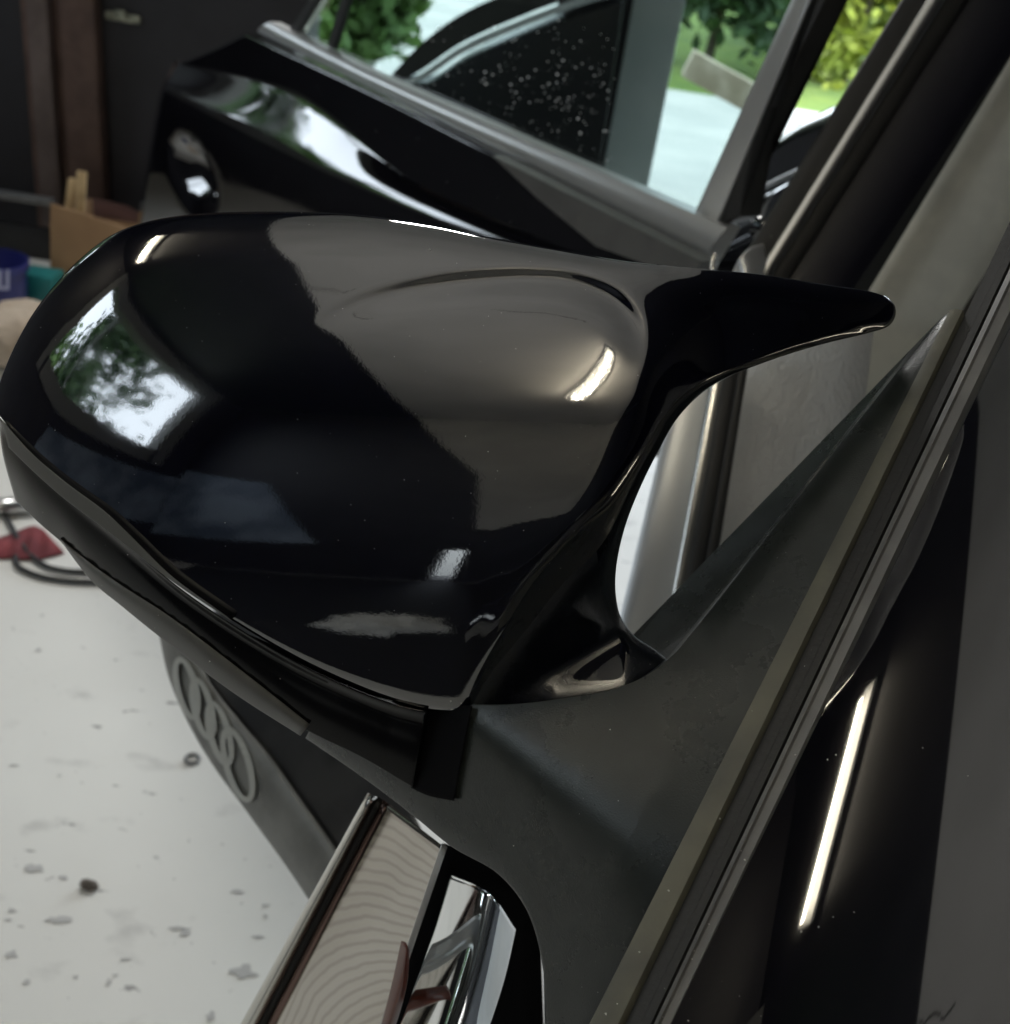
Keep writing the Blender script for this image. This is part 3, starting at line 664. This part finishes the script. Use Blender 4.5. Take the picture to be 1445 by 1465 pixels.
for (cx, cy, a, b, ti) in [(267, 985, 13, 42, -14), (290, 1014, 12, 42, -14), (314, 1050, 13, 44, -15), (340, 1094, 16, 52, -16)]:
    secs = []; th = math.radians(ti); wdt = 9.0
    for t in np.linspace(0, 2 * math.pi, 49):
        row = []
        for (o_, dz) in ((-1, .004), (-1, -.002), (1, -.002), (1, .004)):
            x, y = (a + o_ * wdt / 2) * math.cos(t), (b + o_ * wdt / 2) * math.sin(t)
            X, Y = cx + x * math.cos(th) - y * math.sin(th), cy + x * math.sin(th) + y * math.cos(th)
            row.append(P(X, Y, sill_depth(X, Y) - .007 + dz))
        secs.append(row)
    own(loft('badge_ring', secs, M_ring, smooth=False, cap=False), sill)

# --- details of the open rear door and the rear of the car ------------------
M_corner = mat('matte_corner_grey', (.085, .085, .083), .5, noise=(20, (.065, .065, .064), .4, .6))
poly = [rd(*p, .046) for p in [(703, 222), (1004, 374), (985, 400), (852, 352), (770, 285)]]
own(slab('grey_corner_patch', poly, DN, .022, M_corner), rear)  # grey slab laid over the skin near the hinge
# water specks on the glass
V, F = [], []
gx = rng.normal(0, 1, (300, 2))
for k in range(300):
    x = (800 + gx[k, 0] * 55) if k % 2 else rng.uniform(600, 880); y = (150 + gx[k, 1] * 55) if k % 2 else rng.uniform(30, 250)
    if x > 880 or x < 600 or y < 2 or y > 60 + (x - 400) * .40: continue
    r1 = abs(rng.normal(0, 1)) * .55 + .3; r2 = r1 * rng.uniform(.5, 1.6); an = rng.uniform(0, 3)
    b = len(V); c = rd(x, y, .001)
    for t in np.linspace(0, 2 * math.pi, 6, endpoint=False):
        xx, yy = r1 * math.cos(t), r2 * math.sin(t); V.append(rd(x + xx * math.cos(an) - yy * math.sin(an), y + xx * math.sin(an) + yy * math.cos(an), .0005))
    V.append(c); F += [(b + q, b + (q + 1) % 6, b + 6) for q in range(6)]
M_speck = mat('dried_water_specks', (.75, .77, .78), .4)
sp_ = own(put('water_specks', V, F, M_speck), rear); sp_['kind'] = 'stuff'
quarter = patch('rear_quarter', [(1030, 300), (1052, 258), (1085, 218), (1125, 195), (1170, 180), (1240, 160)], [(1000, 420), (1050, 420), (1120, 420), (1200, 400), (1260, 330)],
      [(1030, 300), (1010, 360), (1000, 420)], [(1240, 160), (1250, 240), (1260, 330)], lambda u, v: 1.45 - .10 * np.sin(math.pi * v * .6) + .25 * u, M_body, car, 40, 30, back=.2)
def ptube(name, pts, d0, d1, r, m, parent):
    c = spline(pts, 24); return own(tube(name, [P(c[i][0], c[i][1], d0 + (d1 - d0) * i / 23) for i in range(24)], r, m, n=8), parent)
ptube('arch_bead', [(1020, 385), (1035, 350), (1062, 300), (1092, 270), (1130, 250), (1190, 222)], 1.30, 1.50, .0035, M_alu, quarter)
ptube('arch_roll', [(1088, 330), (1098, 300), (1120, 282), (1160, 262), (1200, 240)], 1.30, 1.45, .014, M_body, quarter)
M_tail = mat('smoked_lamp_lens', (.35, .42, .37), .12, coat=.5)
patch('rear_lamp', [(1108, 204), (1140, 178), (1180, 158), (1230, 135)], [(1112, 208), (1150, 192), (1190, 180), (1240, 162)], [(1108, 204), (1112, 208)], [(1230, 135), (1240, 162)], lambda u, v: 1.58 + .15 * u - .03 * np.sin(math.pi * v), M_tail, quarter, 20, 10)
patch('hinge_cap', [(1046, 396), (1056, 372), (1074, 354), (1092, 349)], [(1046, 402), (1065, 402), (1080, 402), (1092, 398)], [(1046, 396), (1046, 402)], [(1092, 349), (1096, 375), (1092, 398)], lambda u, v: .97 - .015 * np.sin(math.pi * u), M_alu, pillar, 16, 12, .02)
ptube('hinge_pin', [(1018, 386), (1020, 372), (1024, 364)], .95, .95, .0022, M_bright, rear)

# --- things in the garage and the yard ---------------------------------------
def thing(name, c, label, cat, group=None):
    f = empty(name, c); f.matrix_world = Matrix.Translation(tuple(map(float, c))); bpy.context.view_layer.update(); return tag(f, label, cat, group)
M_oak = mat('brown_stained_wood', (.115, .070, .054), .55, noise=(14, (.08, .047, .037), .4, .6))
M_oakl = mat('worn_brown_wood', (.15, .115, .105), .5, noise=(10, (.11, .082, .074), .4, .6))
def bx(px): return on_y(px, 150, BACK)[0]
post = thing('door_post', (bx(100), BACK - .05, 0), 'brown stained wooden post standing against the dark wall', 'post')
for a, b, t, m in [(46, 60, .03, M_oak), (61, 90, .07, M_oakl), (91, 103, .035, M_oak), (104, 152, .06, M_oak)]:
    own(box('board', (bx(a), BACK - t, 0), (bx(b), BACK - .001, CEIL - .01), m, bev=.004), post)
M_latch = mat('tarnished_brass_plate', (.45, .46, .36), .4, metal=.4, noise=(60, (.2, .21, .16), .4, .6))
c = on_y(176, 25, BACK - .01)
lt = thing('latch_plate', c, 'small tarnished latch plate on the dark wall beside the post', 'latch')
own(box('plate', c - [.055, .008, .012], c + [.055, .009, .012], M_latch, bev=.004), lt)
own(box('knob', c - [.02, .02, .008], c + [.015, -.008, .022], M_latch, bev=.004), lt)
M_black = mat('black_cabinet_paint', (.008, .008, .009), .4)
def stand(name, px0, px1, py, y, depth, m, parent=None, zlo=0, bev=.006):
    a, b = on_y(px0, py, y), on_y(px1, py, y); return box(name, (a[0], y, zlo), (b[0], y + depth, a[2]), m, parent, bev)
cb = thing('cabinet', on_y(10, 300, 3.3) * [1, 1, 0], 'low black cabinet with pale worn top edge beside cardboard box', 'cabinet')
o = own(stand('carcass', -140, 70, 296, 3.3, .03, M_black), cb)
top = on_y(70, 296, 3.3)
own(box('top', (on_y(-140, 296, 3.3)[0] - .01, 3.295, top[2] + .0005), (top[0] + .006, 3.34, top[2] + .02), M_greytrim, bev=.004), cb)
M_card = mat('brown_cardboard', (.36, .22, .115), .8, noise=(8, (.31, .185, .095), .4, .65))
cd = thing('cardboard_box', on_y(140, 320, 3.05) * [1, 1, 0], 'open brown cardboard box with raised flap on garage floor', 'box')
pl = [on_y(*p, 3.05) for p in [(72, 292), (118, 306), (212, 338), (330, 380)]]
poly = pl + [np.array([pl[-1][0], 3.05, .0]), np.array([pl[0][0] - .02, 3.05, .0])]
own(slab('front_panel', poly, (0, -1, 0), .008, M_card), cd)
x0, x1 = pl[0][0], pl[-1][0]
own(box('side_panel', (x0 - .012, 3.06, 0), (x0 - .004, 3.35, pl[0][2] - .06), M_card), cd); own(box('side_panel', (x1 - .012, 3.06, 0), (x1 - .004, 3.35, pl[-1][2] - .02), M_card), cd)
own(box('back_panel', (x0, 3.35, 0), (x1, 3.358, pl[-1][2] - .02), M_card), cd)
M_stick = mat('pale_pine', (.56, .40, .21), .7, noise=(20, (.46, .32, .16), .4, .6))
for i, (p, q, lab) in enumerate([((97, 302), (103, 256), 'short pale wooden stick leaning in the cardboard box'), ((113, 306), (116, 246), 'taller pale wooden stick upright in the cardboard box')]):
    a, b = on_y(*p, 3.12), on_y(*q, 3.12); a = a - (b - a) * .8; d = unit(b - a); sx = np.array([.012 if i == 0 else .014, 0, 0])
    tag(slab('stick', [a - sx, a + sx, b + sx, b - sx], (0, -1, 0), .012, M_stick, bev=.002), lab, 'stick')
M_roll = mat('maroon_cloth', (.10, .045, .035), .9)
tag(tube('cloth_roll', [on_y(*p, 3.45) for p in [(100, 300), (140, 304), (175, 312), (215, 335), (260, 352)]], .045, M_roll), 'rolled maroon cloth lying behind the cardboard box', 'cloth roll')
M_teal = mat('teal_plastic', (.02, .19, .19), .4)
c = on_y(62, 408, 2.98); tag(box('storage_tin', (c[0] - .05, 2.93, 0), (c[0] + .05, 3.02, c[2] + .045), M_teal, bev=.008), 'small teal tin between the blue tub and cardboard box', 'tin')
def lathe(name, c, prof, m, parent=None, n=28):
    secs = [[np.array([c[0] + r * math.cos(t), c[1] + r * math.sin(t), c[2] + z]) for t in np.linspace(0, 2 * math.pi, n, endpoint=False)] for r, z in prof]
    return autosmooth(loft(name, secs, m, parent), 45)
M_blue = mat('dark_blue_plastic', (.02, .025, .14), .35)
c = on_y(-8, 440, 2.85); tub = thing('tub', c * [1, 1, 0], 'dark blue plastic tub standing before the black cabinet', 'tub')
hz_ = on_y(-8, 372, 2.85)[2]
own(lathe('body', (c[0], 2.85, 0), [(.085, 0), (.09, .02), (.095, hz_ * .85), (.103, hz_ * .86), (.103, hz_), (.098, hz_ + .001), (.09, hz_ * .6), (.0, hz_ * .6)], M_blue), tub)
M_print = mat('pale_print', (.4, .42, .62), .5)
for (xa, xb, ya, yb) in [(-4, 2, 386, 410), (8, 13, 386, 410), (-4, 13, 410, 415)]:
    own(slab('print', [on_y(xa, ya, 2.745), on_y(xb, ya, 2.745), on_y(xb, yb, 2.745), on_y(xa, yb, 2.745)], (0, -1, 0), .002, M_print), tub)
M_bag = mat('beige_paper_bag', (.42, .345, .27), .8, noise=(9, (.34, .27, .2), .4, .62), bump=(14, .6, .03))
def lump(name, c, rad, m, amp=.12, seed=1):
    bm = bmesh.new(); bmesh.ops.create_icosphere(bm, subdivisions=5, radius=1)
    from mathutils import noise
    for v in bm.verts:
        k = 1 + amp * noise.noise(v.co * 2.2 + Vector((seed, 0, 0))) + amp * .5 * noise.noise(v.co * 6 + Vector((0, seed, 0))) + amp * .25 * noise.noise(v.co * 14)
        v.co = Vector((v.co.x * rad[0] * k, v.co.y * rad[1] * k, max(v.co.z, -.8) * rad[2] * k))
    me = bpy.data.meshes.new(name); bm.to_mesh(me); bm.free(); me.materials.append(m); me.polygons.foreach_set('use_smooth', [True] * len(me.polygons))
    o = bpy.data.objects.new(name, me); COL.objects.link(o); o.location = tuple(map(float, c)); return o
zt = on_y(35, 432, 2.55); tag(lump('paper_bag', (zt[0] + .0, 2.55, zt[2] / 2 - .01), (.13, .12, zt[2] / 1.9), M_bag, .10, 3), 'crumpled beige paper bag on floor beside mirror end', 'bag')
M_steel = mat('steel_bar', (.5, .5, .5), .28, metal=1.)
a = on_z(-60, 728, .02); b = on_z(52, 722, .02)
tag(tube('steel_bar', [a, b], .018, M_steel), 'short steel bar lying on floor next to black cables', 'bar')
M_rag = mat('red_cloth', (.19, .035, .04), .9, noise=(14, (.11, .02, .025), .4, .6))
rp = coons([(-40, 780), (10, 765), (48, 752), (62, 757)], [(-40, 800), (10, 798), (50, 800), (92, 790)], [(-40, 780), (-40, 800)], [(62, 757), (92, 790)], 30, 16)
V = [on_z(*rp[j, i], .006 + .010 * abs(math.sin(i * .55 + j * .3)) * math.sin(math.pi * j / 15)) for j in range(16) for i in range(30)]
rg = put('rag', V, grid_faces(30, 16), M_rag, None, True); fix_normals(rg); md = rg.modifiers.new('thick', 'SOLIDIFY'); md.thickness = .004; tag(rg, 'crumpled red rag on the white floor under the cables', 'rag')
M_cable = mat('black_cable', (.015, .015, .015), .5)
for pts, lab in [([(-20, 700), (10, 742), (30, 778), (58, 806), (90, 816), (160, 818)], 'black cable curving down from the steel bar'), ([(22, 796), (24, 808), (50, 822), (90, 830), (180, 834)], 'black cable looping below the red rag')]:
    c = spline(pts, 40); tag(tube('cable', [on_z(*q, .007) for q in c], .0055, M_cable, n=8), lab, 'cable')
M_paper = mat('added_white_paper', (.75, .75, .72), .8)  # for an unseen lump added to break up the cap's reflection
tag(lump('added_paper', (-.36, -1.15, .045), (.17, .10, .05), M_paper, .55, 9), 'unseen crumpled white paper added for the broken reflection low in the mirror', 'paper')
# floor litter
wsh = on_z(275, 1086, .003); secs = []
for t in np.linspace(0, 2 * math.pi, 25): secs.append([wsh + np.array([math.cos(t) * (.010 + .0028 * math.cos(k)), math.sin(t) * (.010 + .0028 * math.cos(k)), .0028 * math.sin(k) + .001]) for k in np.linspace(0, 2 * math.pi, 6, endpoint=False)])
tag(loft('washer', secs, M_greytrim, cap=False), 'small grey washer lying on the white floor', 'washer')
M_peb = mat('dark_stone', (.12, .10, .085), .8)
tag(lump('pebble', on_z(127, 1266, .006), (.012, .007, .008), M_peb, .2, 5), 'small dark pebble on the white floor', 'pebble')
M_chip = mat('grey_paint_flake', (.42, .415, .405), .7)
V, F = [], []
chips = [(80, 1315, 30, 8), (47, 1243, 20, 12), (17, 1302, 10, 5), (155, 1405, 5, 9), (108, 1397, 6, 3), (180, 1372, 14, 2), (265, 1335, 12, 10), (255, 1328, 22, 4), (380, 1310, 6, 4), (350, 1390, 26, 14), (370, 1340, 14, 4), (15, 1365, 14, 8), (38, 1405, 8, 6), (302, 1455, 10, 12), (60, 880, 4, 2), (55, 930, 6, 4), (85, 1110, 5, 3), (20, 1095, 10, 2), (318, 1208, 3, 2), (270, 1203, 2, 4), (90, 1255, 10, 5), (10, 1315, 8, 3), (340, 1275, 12, 5), (380, 1295, 8, 3), (165, 1395, 6, 2)]
for (x, y, a, b_) in chips:
    n = 15; b = len(V); ph = rng.uniform(0, 6)
    for t in np.linspace(0, 2 * math.pi, n, endpoint=False):
        k = rng.uniform(.35, 1.2); V.append(on_z(x + a * .8 * k * math.cos(t), y + b_ * .7 * k * math.sin(t), .0012))
    F.append(tuple(range(b, b + n)))
dbs = put('floor_litter', V, F, M_chip); fix_normals(dbs); md = dbs.modifiers.new('thick', 'SOLIDIFY'); md.thickness = .0004; tag(dbs, 'scattered grey paint flakes on the white floor', kind='stuff')

# white jamb board beside the garage opening
M_jamb = mat('white_painted_jamb', (.84, .86, .84), .6, noise=(5, (.72, .76, .74), .4, .65))
tag(box('door_jamb', (.14, BACK - .04, 0), (.29, BACK + .22, 2.25), M_jamb, bev=.004), 'white painted jamb board at the side of the garage opening', 'jamb')
# added black shape behind the rear door glass, standing in for its reflections
refl = thing('parked_vehicle', on_y(760, 200, 3.6) * [1, 1, 0], 'black rounded shape standing in for reflections in the rear door glass', 'reflection shape')  # no vehicle, an added shape for the reflections in the glass
def arc(off): return spline([(470 + off * .2, 190), (545 + off * .3, 125), (600, 72 + off * .9), (660, 28 + off), (740, -8 + off), (840, -45 + off), (905, -62 + off)], 30)
def arcbody(name, off, y, depth, m):
    c = arc(off); top = [on_y(*q, y) for q in c]
    poly = top + [np.array([top[-1][0], y, 0.02]), np.array([top[0][0], y, 0.02])]
    poly[29] = np.array([on_y(882, 60, y)[0], y, top[-1][2]]); poly[30] = np.array([on_y(882, 150, y)[0], y, .02])
    return own(slab(name, poly, (0, -1, 0), depth, m, bev=.02), refl)
M_reflbody = mat('dull_black_reflection', (.010, .011, .014), .35)
arcbody('body', 62, 3.10, .25, M_reflbody)
M_reflgrey = mat('grey_reflection_band', (.05, .048, .047), .5)
c1, c2 = arc(-8), arc(34)
own(loft('reflection_band', [[on_y(*a, 3.12), on_y(*b_, 3.12), on_y(*b_, 3.3), on_y(*a, 3.3)] for a, b_ in zip(c1, c2)], M_reflgrey, smooth=False), refl)
c1, c2 = arc(38), arc(50)
M_strip = mat('bright_reflection_strip', (.85, .87, .9), .25)  # near-white colour painting the bright strip reflected in the glass
own(loft('reflection_strip', [[on_y(*a, 3.10), on_y(*b_, 3.10), on_y(*b_, 3.2), on_y(*a, 3.2)] for a, b_ in zip(c1, c2)], M_strip, smooth=False), refl)
# timber beam in the yard
M_beam = mat('weathered_timber', (.50, .42, .31), .8, noise=(12, (.36, .29, .2), .4, .6))
a, b = on_y(985, 92, 5.4), on_y(1085, 148, 5.25); d = unit(b - a); hz = np.cross(d, [0, 1.0, 0]); hz = unit(hz if hz[2] > 0 else -hz)
tag(slab('timber_beam', [a - hz * .06, b - hz * .06, b + hz * .06, a + hz * .06], (0, -1, 0), .12, M_beam, bev=.006), 'weathered pale timber beam beyond the rear door glass', 'beam')

# trees and bushes
def leafmat(name, c1, c2):
    m = mat(name, c1, .6, noise=(2.2, c2, .38, .62)); m.node_tree.nodes['Principled BSDF'].inputs['Subsurface Weight'].default_value = 0
    return m
M_leafy = leafmat('yellow_green_leaves', (.26, .30, .028), (.15, .21, .022)); M_leafd = leafmat('deep_green_leaves', (.045, .095, .022), (.02, .05, .014)); M_leafm = leafmat('mid_green_leaves', (.10, .19, .03), (.05, .11, .02))
M_bark = mat('grey_bark', (.10, .08, .06), .9, noise=(20, (.06, .05, .04), .4, .6))
def tree(name, c, h, rad, n, m, label, cat, leaf=.11, low=.15):
    c = np.array(c, float); f = thing(name, c, label, cat)
    own(tube('trunk', [c, c + [.05, .02, h * .35], c + [-.04, .05, h * .7]], .1, M_bark, rs=[rad * .07, rad * .05, rad * .02]), f)
    cl = rng.normal(0, 1, (46, 3)); cl /= np.linalg.norm(cl, axis=1)[:, None]; cl *= rng.uniform(.35, 1, (46, 1)) ** .5
    cc = c + [0, 0, h * (low + (1 - low) / 2)] + cl * [rad, rad, h * (1 - low) / 2]
    V, F = [], []
    k = rng.integers(0, 46, n); off = rng.normal(0, .20 * rad, (n, 3)); pos = cc[k] + off
    ax = rng.normal(0, 1, (n, 3)); ax /= np.linalg.norm(ax, axis=1)[:, None]; bx_ = np.cross(ax, rng.normal(0, 1, (n, 3))); bx_ /= np.linalg.norm(bx_, axis=1)[:, None]
    sz = leaf * rng.uniform(.6, 1.3, (n, 1))
    q = np.stack([pos - ax * sz, pos + bx_ * sz * .45, pos + ax * sz, pos - bx_ * sz * .45], 1).reshape(-1, 3)
    own(put('crown', q, np.arange(4 * n).reshape(n, 4), m), f)
yb = 11.6
def gx(px, y): return on_y(px, 120, y)[0]
tree('bush', (gx(1205, yb), yb, 0), 2.0, .62, 5200, M_leafy, 'bright yellow green bush across the driveway', 'bush', .075, .02)
tree('bush', (gx(1330, 13.5), 13.5, 0), 2.8, .9, 4200, M_leafm, 'taller mid green bush behind the yellow bush', 'bush', .10, .02)
tree('tree', (gx(1120, 14), 14, 0), 3.6, 1.1, 4200, M_leafm, 'mid green tree behind the window frame of the rear door', 'tree', .12, .04)
tree('tree', (gx(1005, 11), 11, 0), 3.2, .72, 5200, M_leafd, 'dark green tree seen through the rear door glass', 'tree', .09, .04)
tree('bush', (gx(505, 7.2), 7.2, 0), 1.25, .36, 2600, M_leafm, 'light green shrub standing in for the tree reflected in the door glass', 'bush', .07, .02)  # shrub added in place of the tree reflected in the glass
for (x, y, h, r_, m, lab) in [(-6.2, -1.9, 4.6, 1.3, M_leafd, 'dark leafy tree outside the mirror window'), (-7.0, .6, 3.2, 1.3, M_leafm, 'mid green tree outside the mirror window'), (-7.4, 2.6, 2.2, 1.0, M_leafm, 'low green tree outside between the garage windows'), (-5.6, 3.9, 1.55, .9, M_leafm, 'low leafy tree outside the low garage window'), (-5.6, 5.6, 2.5, 1.0, M_leafd, 'low dark tree outside beyond the low garage window')]:
    tree('tree', (x, y, 0), h, r_, 3000, m, lab, 'tree', .15, .1)
sheet('added_pale_yard', -9, .3, BACK + .25, 22, -.016, M_drive)  # pale ground added for the brightness of sky reflected in the glass

# hairline crack across the ceiling boards
M_crack = mat('dark_crack', (.03, .025, .02), .9)
for ci, path in enumerate([[(-1.14, -.15), (-1.10, -.17), (-1.04, -.17), (-1.0, -.20), (-.94, -.19)], [(-.50, -.12), (-.42, -.21), (-.34, -.22), (-.26, -.26), (-.17, -.27)]]):
    ck = spline(path, 24); rr = rng.normal(0, .003, 24); V = []
    for i in range(24): V += [(ck[i, 0], ck[i, 1] + rr[i] - .004, CEIL - .003), (ck[i, 0], ck[i, 1] + rr[i] + .004, CEIL - .003)]
    crk = put('crack', V, [(2 * i, 2 * i + 1, 2 * i + 3, 2 * i + 2) for i in range(23)], M_crack); crk.parent = bpy.data.objects['ceiling']

# dust and lint on the paint: little grains sitting on whatever surface is there
bpy.context.view_layer.update()
dg = bpy.context.evaluated_depsgraph_get()
grains = [(1030, 1171), (1184, 1087), (1196, 1080), (1060, 1217), (1066, 1230), (1014, 1322), (993, 1360), (1222, 1305), (1192, 1312), (1171, 1326), (1146, 1333), (957, 1274), (915, 1362), (883, 1436), (867, 1450), (873, 1044), (1151, 953), (300, 946), (615, 357), (735, 1210), (1138, 1080), (990, 1372), (948, 1455), (985, 1460), (1320, 1070), (1385, 1110), (645, 1003), (660, 1006)]
grains += [(float(x), float(y)) for x, y in zip(rng.uniform(820, 1120, 30), rng.uniform(1000, 1465, 30))] + [(float(x), float(y)) for x, y in zip(rng.uniform(390, 900, 40), rng.uniform(60, 330, 40))] + [(float(x), float(y)) for x, y in zip(rng.uniform(40, 1200, 170), rng.uniform(320, 1000, 170))]
V, F = [], []
for k, (x, y) in enumerate(grains):
    rv = ray(x, y); ok, loc, nn, _, ob, _ = scene.ray_cast(dg, Vector(CAM), Vector(unit(rv)))
    if not ok or 'glass' in ob.name or (ob.parent is None): continue
    dist = (np.array(loc) - CAM) @ _F
    if dist > 2.2: continue
    r1 = dist / FPX * (rng.uniform(1.2, 2.3) if k < 28 else rng.uniform(.3, .8)); b = len(V); c = np.array(loc)
    for dv in ((1, 0, 0), (-1, 0, 0), (0, 1, 0), (0, -1, 0), (0, 0, 1), (0, 0, -1)): V.append(c + np.array(dv) * r1 * rng.uniform(.5, 1.4))
    F += [tuple(b + q for q in f) for f in [(0, 2, 4), (2, 1, 4), (1, 3, 4), (3, 0, 4), (2, 0, 5), (1, 2, 5), (3, 1, 5), (0, 3, 5)]]
M_dust = mat('pale_dust', (.6, .6, .57), .8)
du = own(put('dust_specks', V, F, M_dust), car); du['kind'] = 'stuff'
